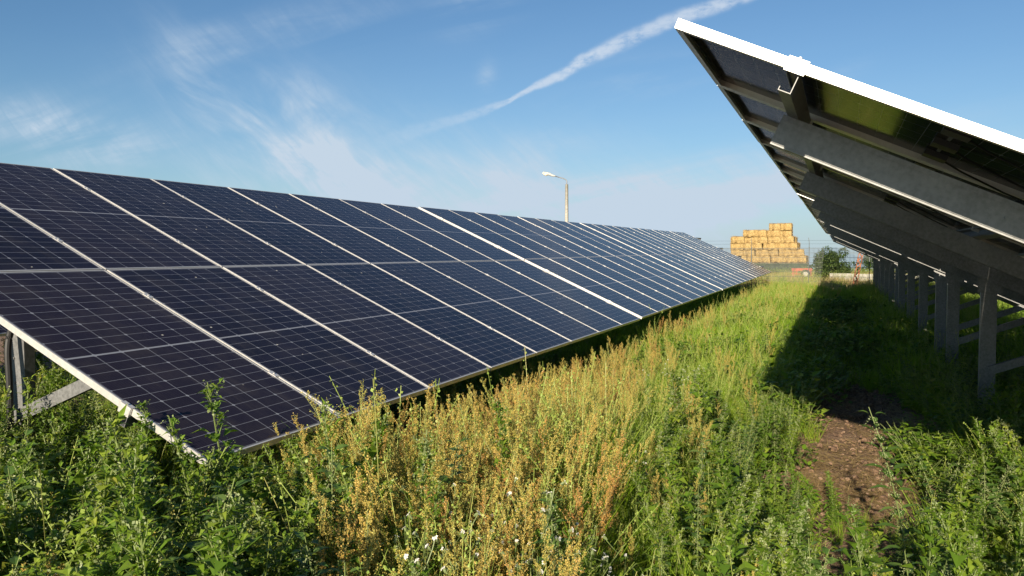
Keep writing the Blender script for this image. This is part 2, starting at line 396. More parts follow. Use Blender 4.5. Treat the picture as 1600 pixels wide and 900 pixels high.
def solar_table(x, y, dz, pitch, label, group, boxes=False, npan=NP, dpx=0):
    t = empty('solar_table', (x, y, dz)); t.rotation_euler = (pitch, 0, 0)
    tag(t, label, 'solar table', group)
    for k in range(npan):
        for r_ in range(2):
            tw = rng.normal(0, .0009, 2)
            o = link('solar_panel', me_lam, t, plane_m(k*MW, r_*ML) @ Euler((tw[0], tw[1], 0)).to_matrix().to_4x4())
            link('panel_frame', me_fr, o)
            if boxes: link('junction_box', me_jb, o)
    for v in PV:
        link('purlin', me_pu, t, plane_m(0, v, -.0355-.075))
        for k in range(npan+1):
            if k in (0, npan): 
                mm = plane_m(0 if k == 0 else npan*MW-.02, v+.02)
                if k: mm = mm @ Matrix.Rotation(math.pi, 4, 'Z')
                link('clamp', me_ce, t, mm)
            else: link('clamp', me_cl, t, plane_m(k*MW-.01, v+.02))
    for u in RU:
        if u > npan*MW: continue
        link('rafter', me_ra, t, plane_m(u, 0, -.0355-.075-.001-RH))
        link('post', me_po, t, Matrix.Translation((PX+dpx-.07, u+.052, -dpx*.45)))
        link('brace', me_b1, t, Matrix.Translation((dpx, u+.008, -dpx*.45+(.07 if dpx < 0 else 0))))
        link('gusset', me_gus, t, Matrix.Translation((PX+dpx, u+.052, ptop-.02-dpx*.45)))
    return t
GL = 'left row of solar tables'; GR = 'right row of solar tables'
y = 2.793
labs = ['solar table of dark blue panels on the left, nearest, its low corner deep in weeds',
        'second solar table of the left row, from the first wide pale gap onward',
        'third solar table of the left row, seen at a slant below the lamp post',
        'last solar table of the left row, its far corner beside the straw stack']
def rise(y_): q = max(0, y_-8); return .0034*q + .0000757*q*q
for i in range(4):
    z0 = rise(y); z1 = rise(y+TL)
    solar_table(-2.603, y, z0 if i else 0, math.atan((z1-z0)/TL) if i else 0, labs[i], GL, npan=8 if i < 3 else 6, dpx=-.15)
    y += TL+.02+.085
y = 2.874
labs = ['solar table seen from underneath at the upper right, its white end edge in the sun',
        'second solar table of the right row, dark underneath with one sunlit strip across it',
        'third solar table of the right row, its posts small in the shade',
        'last solar table of the right row, low against the fence']
for i in range(4):
    solar_table(3.061, y, .104, 0, labs[i], GR, boxes=(i < 2), npan=8 if i < 3 else 6, dpx=.08)
    y += TL+.02+.15
for i in (2, 3):
    solar_table(9.06, 2.874+i*(TL+.17), .104, 0, ['solar table of the next row, dark behind the right-hand posts', 'farthest solar table of the next row, behind the right-hand posts'][i-2], 'next row of solar tables on the right', npan=8 if i < 3 else 6)
solar_table(-8.66, 2.9, .03, 0, 'solar table of the row behind, glimpsed under the near left table', 'back row of solar tables')
# thin cables and corrugated hoses at the near left post
def hose(pts, r_, mat, name, label, cat, ridges=False, grp=None):
    P = [Vector(p) for p in pts]; out_ = []
    for i in range(len(P)-1):                           # Catmull-Rom
        a, b_, c_, d_ = P[max(i-1, 0)], P[i], P[i+1], P[min(i+2, len(P)-1)]
        for k in range(14):
            s = k/14; out_.append(.5*((2*b_)+(c_-a)*s+(2*a-5*b_+4*c_-d_)*s*s+(3*b_-a-3*c_+d_)*s**3))
    out_.append(P[-1]); rad = [r_]*len(out_)
    if ridges:
        o2 = []; rad = []
        L_ = sum((out_[i+1]-out_[i]).length for i in range(len(out_)-1)); n = int(L_/.006)
        cum = [0]
        for i in range(len(out_)-1): cum.append(cum[-1]+(out_[i+1]-out_[i]).length)
        xs = np.linspace(0, L_, n); arr = np.array([list(q) for q in out_])
        o2 = np.stack([np.interp(xs, cum, arr[:, j]) for j in range(3)], 1)
        out_ = [Vector(q) for q in o2]; rad = [r_*(1 if i % 2 else .82) for i in range(n)]
    q = MB(); q.tube(out_, rad, 10, 0); return tag(q.build(name, mat, smooth=False), label, cat, grp)
hx, hy = -4.58, 3.36
hose([(hx-.15, hy-.02, 1.42), (hx-.11, hy-.10, 1.15), (hx-.08, hy-.12, .8), (hx-.07, hy-.12, .35), (hx-.1, hy-.1, -.05)], .026, M_rubber, 'corrugated_conduit', 'thick ridged black conduit left of the near post of the left table', 'conduit', True)
hose([(hx-.05, hy+.12, 1.40), (hx-.03, hy-.03, 1.15), (hx+.0, hy-.06, .85), (hx-.0, hy-.06, .4), (hx-.02, hy-.05, -.05)], .019, M_rubber, 'smooth_conduit', 'thinner black conduit between the ridged conduit and the near post', 'conduit')
hose([(-4.9, 4.7, 1.12), (-4.95, 4.65, .98), (-4.86, 4.6, .88), (-4.72, 4.6, .9), (-4.66, 4.62, 1.02)], .007, M_yellow, 'yellow_cable', 'loop of yellow cable hanging under the left table', 'cable')
hose([(-4.83, 4.65, 1.12), (-4.74, 4.6, .92), (-4.66, 4.6, .7), (-4.64, 4.6, .3), (-4.62, 4.6, -.02)], .014, M_rubber, 'black_cable', 'black cable running down behind the yellow loop under the left table', 'cable')

# ------------------------------------------------------------------ plants: prototypes
def leaf(mb, base, dirv, length, width, droop=.3, mat=0, tint=.5, fold=.25):
    d = Vector(dirv).normalized(); side = d.cross(Vector((0, 0, 1)))
    if side.length < 1e-3: side = Vector((1, 0, 0))
    side.normalize(); up = side.cross(d)
    base = Vector(base); m1 = base+d*length*.42+up*length*.04; tip = base+d*length-Vector((0, 0, 1))*length*droop
    mb.add([base, m1+side*width*.5+up*width*fold, m1, m1-side*width*.5+up*width*fold, tip], [(0, 2, 1), (0, 3, 2), (2, 4, 1), (3, 4, 2)], mat, tint)
def leaf2(mb, base, dirv, length, width, droop=.3, mat=0, tint=.5):   # ovate leaf with a rounder outline
    d = Vector(dirv).normalized(); side = d.cross(Vector((0, 0, 1)))
    if side.length < 1e-3: side = Vector((1, 0, 0))
    side.normalize(); up = side.cross(d); base = Vector(base); Z = Vector((0, 0, 1))
    def c(t): return base+d*length*t-Z*length*droop*t*t
    vs = [c(0), c(.22)+side*width*.42+up*width*.1, c(.22), c(.22)-side*width*.42+up*width*.1, c(.55)+side*width*.4+up*width*.1, c(.55), c(.55)-side*width*.4+up*width*.1, c(1)]
    mb.add(vs, [(0, 2, 1), (0, 3, 2), (1, 2, 5, 4), (2, 3, 6, 5), (4, 5, 7), (5, 6, 7)], mat, tint)
def bits(mb, p, n, spread, size, mat, r, tl=0, th=1):    # small seeds and buds
    for _ in range(n):
        q = Vector(p)+Vector((r.normal(0, spread), r.normal(0, spread), r.normal(0, spread)))
        a = Vector(r.normal(0, 1, 3)).normalized()*size*r.uniform(.6, 1.3); b_ = a.cross(Vector(r.normal(0, 1, 3))).normalized()*size*r.uniform(.5, 1)
        mb.add([q-a, q+b_, q+a, q-b_], [(0, 1, 2, 3)], mat, r.uniform(tl, th))
def curved(p0, dirv, length, r, bend=.15, n=6):
    pts = [Vector(p0)]; d = Vector(dirv).normalized(); bd = Vector((r.normal(0, bend), r.normal(0, bend), 0))
    for i in range(n): d = (d+bd/n).normalized(); pts.append(pts[-1]+d*length/n)
    return pts
def along(pts, t):
    f = t*(len(pts)-1); i = min(int(f), len(pts)-2); return pts[i].lerp(pts[i+1], f-i)
def goosefoot(seed, h, silver=0, sparse=1.0, ls=1.0, wr=1.0):
    r = np.random.default_rng(seed); mb = MB()
    st = curved((0, 0, 0), (0, 0, 1), h, r, .22, 8); mb.tube(st, list(np.linspace(.0055, .002, 9)), 5, 1, .5, False)
    n = int(58*h/.9*sparse); ga = r.uniform(0, 6)
    for i in range(n):
        t = .04+.93*(i/n); a = ga+i*2.4+r.normal(0, .3); p = along(st, t)
        ln = ls*(.092*(1-t)**.6+.030)*r.uniform(.75, 1.3); el = .25+.6*t+r.normal(0, .2)
        d = Vector((math.cos(a)*math.cos(el), math.sin(a)*math.cos(el), math.sin(el)))
        pet = p+d*ln*.35
        leaf(mb, pet, d, ln, ln*wr*r.uniform(.42, .62), r.uniform(.1, .6), 0, r.uniform(0, .75)+.25*t, r.uniform(0, .3))
        if r.random() < .85:                              # a side branch in the axil
            bl = h*(.30*(1-t)+.05)*r.uniform(.5, 1.1); bd = Vector((math.cos(a)*.42, math.sin(a)*.42, .9))
            bp = curved(p, bd, bl, r, .4, 4); mb.tube(bp, [.0022, .0018, .0015, .001, .001], 3, 1, .5, False)
            for k in range(int(5+bl*34)):
                tt_ = r.uniform(.2, 1); a2 = r.uniform(0, 6.28); ln2 = r.uniform(.020, .046)*(1.25-.4*tt_)
                leaf(mb, along(bp, tt_), (math.cos(a2), math.sin(a2), r.uniform(-.1, .9)), ln2, ln2*.42, r.uniform(0, .4), 0, r.uniform(0, .7)+.35*t, .15)
            if t > .45: bits(mb, bp[-1], int(2+9*silver), .007, .0045, 2, r, 0, .6+.4*silver)
    for k in range(int(14+40*silver)):
        t = 1-.28*abs(r.normal(0, .6)); 
        if t < .6: continue
        p = along(st, t)+Vector((r.normal(0, .008), r.normal(0, .008), 0)); bits(mb, p, 4, .006, .0048, 2, r, .1, .7+.3*silver)
    return mb.mesh('goosefoot_weed', [M_leaf, M_stem, M_seed])
def nettle(seed, h):
    r = np.random.default_rng(seed); mb = MB()
    st = curved((0, 0, 0), (0, 0, 1), h, r, .3, 8); mb.tube(st, list(np.linspace(.004, .0018, 9)), 4, 1, .4, False)
    n = int(h/.042); a0 = r.uniform(0, 3)
    for i in range(n):
        t = .08+.92*i/n; a = a0+i*1.5708+r.normal(0, .12); p = along(st, t); ln = (.085*math.sin(min(1, (1-t)*2.2+.25)*1.57)+.012)*r.uniform(.8, 1.15)
        for s in (0, math.pi):
            d = Vector((math.cos(a+s), math.sin(a+s), r.uniform(-.15, .35)+.5*t)); leaf2(mb, p+d.normalized()*.015, d, ln, ln*.55, r.uniform(.2, .5), 0, r.uniform(0, 1))
            if t > .45:
                for k in range(3):
                    a3 = a+s+r.normal(0, .5); q = p.copy(); 
                    for j in range(5): 
                        q = q+Vector((math.cos(a3)*.007, math.sin(a3)*.007, -.006-.002*j)); bits(mb, q, 2, .002, .003, 2, r, .3, 1)
    return mb.mesh('nettle', [M_nettle, M_stem, M_seed])
def sorrel(seed, h, full=1.0):
    r = np.random.default_rng(seed); mb = MB(); ns = r.integers(1, 4)
    for s_ in range(ns):
        b0 = (r.normal(0, .015), r.normal(0, .015), 0) if s_ else (0, 0, 0); hh = h*r.uniform(.78, 1.0) if s_ else h
        st = curved(b0, (r.normal(0, .07), r.normal(0, .07), 1), hh, r, .16, 9); mb.tube(st, list(np.linspace(.0026, .0009, 10)), 3, 1, r.uniform(.4, 1), False)
        base = r.uniform(0, .35)
        for i in range(int(22*full)):
            t = .48+.5*(i/22)**.9; p = along(st, t); a = r.uniform(0, 6.28); bl = hh*.15*math.sin(min(1, (1-t)*2.2+.12)*1.57)*r.uniform(.5, 1.15)
            bp = curved(p, (math.cos(a)*.42, math.sin(a)*.42, 1), bl, r, .25, 3)
            mb.tube(bp, .0007, 3, 1, .8, False)
            for k in range(int(9+bl*190)):
                q = along(bp, r.uniform(.05, 1)); bits(mb, q, 2, .0032, .0030, 3, r, base, base+.6)
        bits(mb, st[-1], 8, .004, .003, 3, r, base, base+.6)
        for i in range(9):
            t = r.uniform(.03, .5); a = r.uniform(0, 6.28); ln = r.uniform(.04, .09)*(1-t); leaf(mb, along(st, t), (math.cos(a), math.sin(a), 1.1), ln, ln*.24, .1, 0, r.uniform(.2, 1), .1)
    return mb.mesh('sorrel', [M_leaf, M_stem, M_seed, M_sorrel])
def campion(seed, h):
    r = np.random.default_rng(seed); mb = MB()
    for s_ in range(4):
        st = curved((r.normal(0, .02), r.normal(0, .02), 0), (r.normal(0, .2), r.normal(0, .2), 1), h*r.uniform(.7, 1), r, .3, 7); mb.tube(st, .0016, 3, 1, .4, False)
        for i in range(10):
            t = r.uniform(.05, .85); a = r.uniform(0, 6.28); ln = r.uniform(.03, .06); leaf(mb, along(st, t), (math.cos(a), math.sin(a), .7), ln, ln*.3, .2, 0, r.uniform(.3, 1))
        for k in range(3):
            bp = curved(along(st, r.uniform(.72, .95)), (r.normal(0, .6), r.normal(0, .6), 1), .07, r, .2, 3); mb.tube(bp, .0011, 3, 1, .4, False); c_ = bp[-1]
            fd = Vector((r.normal(0, .5), -.6+r.normal(0, .4), .8)).normalized(); sa_ = fd.cross(Vector((1, 0, 0))).normalized(); sb = fd.cross(sa_)
            mb.tube([c_-fd*.014, c_-fd*.006, c_], [.002, .0042, .0025], 5, 2, .3, False)
            for j in range(5):
                an = j*1.2566; pd = sa_*math.cos(an)+sb*math.sin(an); ps = fd.cross(pd); R_ = r.uniform(.005, .0085)
                mb.add([c_, c_+pd*R_*.7+ps*R_*.42+fd*.002, c_+pd*R_, c_+pd*R_*.7-ps*R_*.42+fd*.002], [(0, 1, 2, 3)], 3, r.uniform(0, 1))
    return mb.mesh('white_campion', [M_leaf, M_stem, M_seed, M_petal])
def grass(seed, n, h, spread, wmul=1, dry=.08, heads=4, matg=None):
    r = np.random.default_rng(seed); mb = MB()
    for i in range(n):
        a = r.uniform(0, 6.28); rad = spread*math.sqrt(r.uniform(0, 1)); p = Vector((math.cos(a)*rad, math.sin(a)*rad, 0))
        L_ = h*r.uniform(.45, 1.05); d = Vector((r.normal(0, .22), r.normal(0, .22), 1)).normalized(); bend = Vector((r.normal(0, .5), r.normal(0, .5), -.15)); w_ = r.uniform(.0016, .0034)*wmul
        az = r.uniform(0, 3.14); sv = Vector((math.cos(az), math.sin(az), 0)); vs = []; tn = 1.0 if r.random() < dry else r.uniform(0, .8)
        for k in range(5):
            t = k/4; c_ = p+d*L_*t+bend*L_*t*t*.55; ww = w_*(1-t**1.7)
            vs += [c_-sv*ww, c_+sv*ww] if k < 4 else [c_]
        mb.add(vs, [(0, 1, 3, 2), (2, 3, 5, 4), (4, 5, 7, 6), (6, 7, 8)], 0, tn)
    for i in range(heads):
        a = r.uniform(0, 6.28); rad = spread*r.uniform(0, 1); st = curved((math.cos(a)*rad, math.sin(a)*rad, 0), (r.normal(0, .12), r.normal(0, .12), 1), h*r.uniform(1.0, 1.35), r, .3, 5)
        mb.tube(st, .0009, 3, 1, r.uniform(.3, 1), False); tn = r.uniform(0, 1)
        for k in range(16): bits(mb, along(st, r.uniform(.78, 1)), 1, .005, .0042, 1, r, tn*.6, tn*.6+.4)
    return mb.mesh('grass_tuft', [matg or M_grass, M_head])
def herb(seed, h, spread, n=46):                          # low broad-leaved ground cover
    r = np.random.default_rng(seed); mb = MB()
    for i in range(n):
        a = r.uniform(0, 6.28); rad = spread*math.sqrt(r.uniform(0, 1)); z = h*r.uniform(.05, 1)*(1-.4*(rad/spread)**2); ln = r.uniform(.026, .06); a2 = r.uniform(0, 6.28)
        leaf2(mb, (math.cos(a)*rad, math.sin(a)*rad, z), (math.cos(a2), math.sin(a2), r.uniform(-.2, .8)), ln, ln*.6, r.uniform(0, .5), 0, r.uniform(0, 1))
    for i in range(7):
        a = r.uniform(0, 6.28); st = curved((0, 0, 0), (math.cos(a)*.7, math.sin(a)*.7, 1), h, r, .3, 3); mb.tube(st, .0013, 3, 1, .4, False)
    return mb.mesh('ground_herb', [M_leaf, M_stem])
def litter(seed):
    r = np.random.default_rng(seed); mb = MB()
    for i in range(40):
        a = r.uniform(0, 3.14); p = Vector((r.normal(0, .10), r.normal(0, .10), .004+r.uniform(0, .012))); d = Vector((math.cos(a), math.sin(a), r.normal(0, .08)))*r.uniform(.02, .07); s = Vector((-math.sin(a), math.cos(a), 0))*.0014
        mb.add([p-d-s, p+d-s, p+d+s, p-d+s], [(0, 1, 2, 3)], 0, r.uniform(0, 1))
    return mb.mesh('dry_litter', [M_dry])

P_goose = [goosefoot(100+i, .9, 0, (1, .8, 1.1, .9, .7, 1)[i], (1, .75, 1.3, .65, 1.55, .9)[i]) for i in range(6)]+[nettle(250, .85), goosefoot(120, .95, 0, .75, 1.35, .38), goosefoot(121, .85, .6, .6, 1.1, .3)]; P_gsilver = [goosefoot(130+i, .75, 1.0) for i in range(3)]
P_nettle = [nettle(200+i, .8) for i in range(4)]
P_sorrel = [sorrel(300+i, .85, 1.0) for i in range(7)]
P_camp = [campion(400+i, .5) for i in range(3)]
P_grass = [grass(500+i, 60, .42, .10, 1, .06, 3) for i in range(4)]
P_fgrass = [grass(520+i, 85, .42, .22, 2.2, .04, 3) for i in range(3)]
P_dgrass = [grass(540+i, 60, .5, .25, 3, .8, 12, M_dry) for i in range(2)]
P_herb = [herb(600+i, .22, .16) for i in range(4)]
def clod(seed):
    r = np.random.default_rng(seed); mb = MB()
    for i in range(9):
        c = Vector((r.normal(0, .12), r.normal(0, .12), 0)); s = r.uniform(.006, .022); k = 6; vs = []
        for zr, rr_ in ((-.3, .8), (.25, 1), (.7, .6)):
            for j in range(k): a = j*6.283/k+r.normal(0, .15); vs.append(c+Vector((math.cos(a)*s*rr_*r.uniform(.8, 1.2), math.sin(a)*s*rr_*r.uniform(.8, 1.2), s*zr)))
        vs.append(c+Vector((0, 0, s*.85))); f = [(q*k+j, q*k+(j+1) % k, (q+1)*k+(j+1) % k, (q+1)*k+j) for q in range(2) for j in range(k)]+[(2*k+j, 2*k+(j+1) % k, 3*k) for j in range(k)]
        mb.add(vs, f, 0, .5)
    return mb.mesh('soil_clod', [M_soil])
P_clod = [clod(750+i) for i in range(3)]
P_lit = [litter(700+i) for i in range(3)]

# ------------------------------------------------------------------ scattering of uncountable growth
def fbm(x, y, s, seed):
    v = 0
    for k in range(3):
        f = s*2**k; v += math.sin(x*f*1.7+seed*3.1+k)*math.cos(y*f*1.3-seed*1.7+k*2.1)/(1.6**k)
    return v/2.2
def path_d(x, y):                                        # 0 on the bare track, 1 well away from it
    if y < 5.25 or y > 11: return 1.0
    wdt = .47*min(1, (y-5.1)/.6)*(1 if y < 8.5 else max(0, (11-y)/2.5))+.13*fbm(x, y, 2.5, 9)
    return min(1, max(.008, (abs(x-PATHX(y))-wdt)/.25))
def shaded(x, y):                                        # under or in the lee of a table, kept low
    for x0, y0 in ((3.06, 2.87), (-2.6, 2.79)):
        s_ = x0-x
        if 0 < s_ < 3.61:
            h = .75+s_*.4576
            if y > y0+.15: return True
    return False
def canopy(x, y):                                        # height of growth, metres
    d = math.hypot(x, y); az = math.degrees(math.atan2(x, y))
    h = .92+.08*fbm(x, y, 1.6, 2)
    if -8.5 < x < -2.75 and y > 3.2: h = .40+.1*fbm(x, y, 2, 4)        # under the left tables
    if -8.5 < x < -3.7 and 3.0 < y < 4.6: h = .82
    if -3.7 < x < -2.75 and 2.6 < y <= 3.2: h = .62
    if x > -2.75:
        if y > 5: h = .66-.12*min(1, (y-5)/6)
        if x > -.55 and y > 9.1-(x+.55)*1.25: h = .36 if x < .7 else .54 if x < 1.8 else .76
    if x < -.9 and y < 3.3:
        dep = -.376*x+.925*y; sk = np.interp(az, (-56, -49.4, -45, -43, -40, -37.6, -33, -28, -20), (612, 640, 700, 722, 712, 690, 650, 640, 640))
        h = min(h, np.interp(az, (-50, -46), (1.0, .92))*(1.63-(sk-394)/1260*dep))
    if -1.5 < x < -.5 and y < 3.3: h = min(h, .80)
    if -.25 < x < (1.6 if y < 6 else .85) and 4.7 < y < 9.3: h = .36+.06*fbm(x, y, 2, 14)
    if -.9 < x <= -.25 and 5 < y < 9: h = .44
    if az > -17 and y < 5.6 and x > -1.2: h = min(h, .52+.10*fbm(x, y, 1.5, 5)) if d > 3.4 else min(h, .62)
    if az > -6 and az < 6 and 3.3 < y < 5.8: h = min(h, (.27 if y > 4 else .42)+.05*fbm(x, y, 3, 1))
    if az > 6 and 3.2 < y < 5.2: h = .60+.12*fbm(x, y, 2.2, 3)
    if -2.9 < x < -1.9 and y > 4: h = min(h, .50)
    return h
CUR = []
def instancer(name, protos, pts, scl, kind_label):
    """points carrying a real plant each (geometry nodes), for growth nobody could count"""
    pc = bpy.data.collections.new(name+'_kinds')
    for i, me in enumerate(protos):
        o = bpy.data.objects.new('%s_kind' % name, me); pc.objects.link(o)
    me = bpy.data.meshes.new(name); me.from_pydata([tuple(p) for p in pts], [], [])
    n = len(pts)
    a = me.attributes.new('scl', 'FLOAT', 'POINT'); a.data.foreach_set('value', np.array(scl, dtype=np.float32))
    a = me.attributes.new('idx', 'INT', 'POINT'); a.data.foreach_set('value', rng.integers(0, len(protos), n).astype(np.int32))
    a = me.attributes.new('rot', 'FLOAT_VECTOR', 'POINT'); rv = np.stack([rng.normal(0, .09, n), rng.normal(0, .09, n), rng.uniform(0, 6.28, n)], 1).astype(np.float32); a.data.foreach_set('vector', rv.ravel())
    o = bpy.data.objects.new(name, me); COL.objects.link(o)
    ng = bpy.data.node_groups.new(name+'_nodes', 'GeometryNodeTree')
    ng.interface.new_socket('Geometry', in_out='INPUT', socket_type='NodeSocketGeometry'); ng.interface.new_socket('Geometry', in_out='OUTPUT', socket_type='NodeSocketGeometry')
    gi = ng.nodes.new('NodeGroupInput'); gout = ng.nodes.new('NodeGroupOutput'); ip = ng.nodes.new('GeometryNodeInstanceOnPoints'); ci = ng.nodes.new('GeometryNodeCollectionInfo')
    ci.inputs['Collection'].default_value = pc; ci.inputs['Separate Children'].default_value = True; ci.inputs['Reset Children'].default_value = True
    ip.inputs['Pick Instance'].default_value = True
    def attr(nm, ty):
        q = ng.nodes.new('GeometryNodeInputNamedAttribute'); q.data_type = ty; q.inputs['Name'].default_value = nm; return q.outputs['Attribute']
    ng.links.new(gi.outputs[0], ip.inputs['Points']); ng.links.new(ci.outputs[0], ip.inputs['Instance'])
    ng.links.new(attr('idx', 'INT'), ip.inputs['Instance Index'])
    e2r = ng.nodes.new('FunctionNodeEulerToRotation'); ng.links.new(attr('rot', 'FLOAT_VECTOR'), e2r.inputs[0]); ng.links.new(e2r.outputs[0], ip.inputs['Rotation'])
    ng.links.new(attr('scl', 'FLOAT'), ip.inputs['Scale'])
    ng.links.new(ip.outputs[0], gout.inputs[0])
    md = o.modifiers.new('scatter', 'NODES'); md.node_group = ng
    tag(o, kind_label, kind_label.split()[-1] if False else None, None, 'stuff'); return o
def scatter(n, xr, yr, keep):
    out_ = []
    xs = rng.uniform(*xr, n); ys = rng.uniform(*yr, n); us_ = rng.uniform(0, 1, n)
    for x, y_, u in zip(xs, ys, us_):
        if math.hypot(x, y_) < 1.15: continue
        a = math.degrees(math.atan2(x, y_)) + 22.13
        if abs(a) > 44 and math.hypot(x, y_) > 2.5 : continue
        if u < keep(x, y_): out_.append((x, y_, gz(x, y_)))
    return out_
def put(name, protos, pts, hfun, ph, label):
    return instancer(name, protos, pts, [max(.12, hfun(p[0], p[1])/ph*rng.uniform(.75, 1.15)) for p in pts], label)

def left_weeds(x, y): return x < -.62*y-.15+.25*fbm(x, y, 1.2, 7) and (y < 3.3 or x > 99)
def right_weeds(x, y):
    az = math.degrees(math.atan2(x, y)); return az > -12+5*fbm(x, y, 1.1, 8) and y < 7.2 and (y < 9.3-(x+.55)*1.25)
# grass of the aisle, near then far
pts = scatter(9500, (-7, 4), (.7, 11), lambda x, y: (.85 if not left_weeds(x, y) else .45)*(.65 if right_weeds(x, y) else .45 if (x > -.95 and y < 8.5) else 1)*(path_d(x, y) if y > 4.4 else 1)*((.35 if x < .7 else .95) if shaded(x, y) else 1))
put('meadow_grass', P_grass, pts, lambda x, y: canopy(x, y)*(.80+.30*fbm(x, y, 2.6, 31)), .5, 'bright green meadow grass filling the aisle between the tables')
pts = scatter(9000, (-7, 9), (10.5, 35), lambda x, y: .95*((.5 if x < .7 else 1) if shaded(x, y) else 1)*(path_d(x, y) if y < 13 else 1))
put('far_meadow_grass', P_fgrass, pts, lambda x, y: .58+.26*fbm(x, y, .9, 3) if not shaded(x, y) else (.38 if x < .7 else .62 if x < 1.8 else .80), .5, 'taller seeding grass towards the far end of the aisle')
pts = scatter(2600, (-16, 14), (34, 62), lambda x, y: .9)
put('dry_grass', P_dgrass+P_fgrass[:1], pts, lambda x, y: .55+.15*fbm(x, y, .4, 3), .5, 'dry straw-coloured grass around the fence')
pts = scatter(3600, (-9, 5), (.7, 12), lambda x, y: (.75 if (right_weeds(x, y) or x > -.9) else .35)*path_d(x, y))
put('ground_herbs', P_herb, pts, lambda x, y: min(.40, canopy(x, y)*.62), .22, 'low broad-leaved herbs covering the ground')
pts = scatter(40, (.50, .72), (6.1, 7.4), lambda x, y: .8)
put('path_herbs', P_herb, pts, lambda x, y: .30, .22, 'small clump of herbs growing on the bare brown track')
pts = scatter(2200, (-2.6, 2), (8, 24), lambda x, y: (1 if fbm(x, y, 1.1, 41) > .12 else .08)*path_d(x, y))
put('aisle_herbs', P_herb, pts, lambda x, y: .46, .22, 'patches of broad-leaved herbs among the aisle grass')
pts = scatter(700, (-1, 1.2), (4, 14), lambda x, y: 1-.8*path_d(x, y)) + scatter(160, (-.5, .35), (5.2, 7.2), lambda x, y: .9*(1-path_d(x, y)))
cp = scatter(420, (-.5, .9), (4.8, 11), lambda x, y: 1-path_d(x, y))
instancer('soil_clods', P_clod, cp, [rng.uniform(.5, 1.5) for _ in cp], 'crumbly clods of brown soil on the bare track')
instancer('dry_litter', P_lit, pts, [rng.uniform(.6, 1.3) for _ in pts], 'dry stalks lying on the bare brown track')

# ------------------------------------------------------------------ countable plants: the nearest are things, the rest one mass
def plants(name, protos, pts, hfun, ph, label_fn, cat, group_fn, keep, mass_name, mass_label):
    pts = sorted(pts, key=lambda p: p[0]**2+p[1]**2)
    vis = [p for p in pts if abs(math.degrees(math.atan2(p[0], p[1]))+22.13) < 33.5 and math.hypot(p[0], p[1]) > 1.75]
    near = vis[:keep]; ns = set(near); rest = [p for p in pts if p not in ns]
    for p in near:
        me = protos[rng.integers(len(protos))]; o = link(name, me)
        s = hfun(p[0], p[1])/ph*rng.uniform(.70, 1.16); o.location = p; o.rotation_euler = (rng.normal(0, .12), rng.normal(0, .12), rng.uniform(0, 6.28)); s2 = s*rng.uniform(.9, 1.12); o.scale = (s2, s2, s)
        tag(o, label_fn(*p[:2]), cat, group_fn(*p[:2]))
    if rest: instancer(mass_name, protos, rest, [hfun(p[0], p[1])/ph*rng.uniform(.8, 1.12) for p in rest], mass_label)

pts = scatter(2300, (-7, -.8), (.7, 3.6), lambda x, y: (.62 if fbm(x, y, 3.5, 21) > -.25 else .2) if left_weeds(x, y) else .05)
pts += scatter(700, (-9, -2.9), (3.2, 9), lambda x, y: .55)
plants('goosefoot_weed', P_goose, pts, canopy, .9, lambda x, y: 'leafy dark green weed in the dense stand below the left table', 'weed', lambda x, y: 'leafy weeds below the left table', 260, 'weed_stand', 'mass of leafy green weeds spreading under the left table')
pts = scatter(1200, (-1.3, 2.6), (1.2, 7.0), lambda x, y: (.62 if right_weeds(x, y) else .06)*(path_d(x, y) if y > 4.6 else .7))
plants('silvery_weed', P_gsilver+[P_goose[2], P_goose[4], P_nettle[0], P_nettle[1], P_goose[0]], pts, canopy, .75, lambda x, y: 'weed with pale grey seed tips in the sunny patch at the lower right', 'weed', lambda x, y: 'grey-tipped weeds at the lower right', 200, 'silvery_weed_stand', 'mass of grey-tipped weeds before the right table')
pts = scatter(900, (-1.0, 3.6), (2.2, 12), lambda x, y: (.55 if (right_weeds(x, y) and math.degrees(math.atan2(x, y)) > -4) else .5 if (x > .7 and y > 5.5) else .12 if x > -.9 else 0)*(path_d(x, y) if y > 4.4 else 1))
plants('nettle', P_nettle, pts, lambda x, y: canopy(x, y)*1.0, .8, lambda x, y: 'nettle with drooping tassels at the edge of the right table shadow', 'nettle', lambda x, y: 'nettles by the right table', 160, 'nettle_bed', 'mass of dark nettles in the shade of the right table')
def sor_d(x, y):
    if left_weeds(x, y): return .10
    if shaded(x, y) or y > 33: return 0
    az = math.degrees(math.atan2(x, y)); e = -2.55
    v = 1.0 if x < -.75+.3*fbm(x, y, 1, 6) else .10
    if y > 6: v *= max(.10, 1-(y-6)/9)*(1.1 if x < e+1.0 else .45)
    if az > -19: v *= .6
    if y > 4 and x > -1.7: v *= .6
    if az > -14: v = v*.35 if y > 3.3 else .22
    return v*(.85+.6*max(0, fbm(x, y, 2.0, 12)+.35))
pts = scatter(6000, (-2.9, 1.7), (.9, 16), sor_d)+scatter(900, (-2.6, 0), (14, 33), lambda x, y: .35)
def sor_h(x, y): return canopy(x, y)*(.88 if y < 5 else 1.05)+(.10 if x < -2.1 and y > 4 else 0)
plants('sorrel', P_sorrel, pts, sor_h, .85, lambda x, y: 'sorrel stalk with a tan and rusty seed plume, standing in the middle of the meadow', 'sorrel', lambda x, y: 'sorrel stalks in the meadow', 290, 'sorrel_stand', 'mass of sorrel stalks along the low edge of the left tables')
pts = scatter(60, (-1.4, -.85), (1.9, 3.1), lambda x, y: .42)+scatter(50, (-2.0, -.8), (3.6, 9), lambda x, y: .3)+scatter(14, (-3.0, -1.9), (1.2, 2.2), lambda x, y: .4)
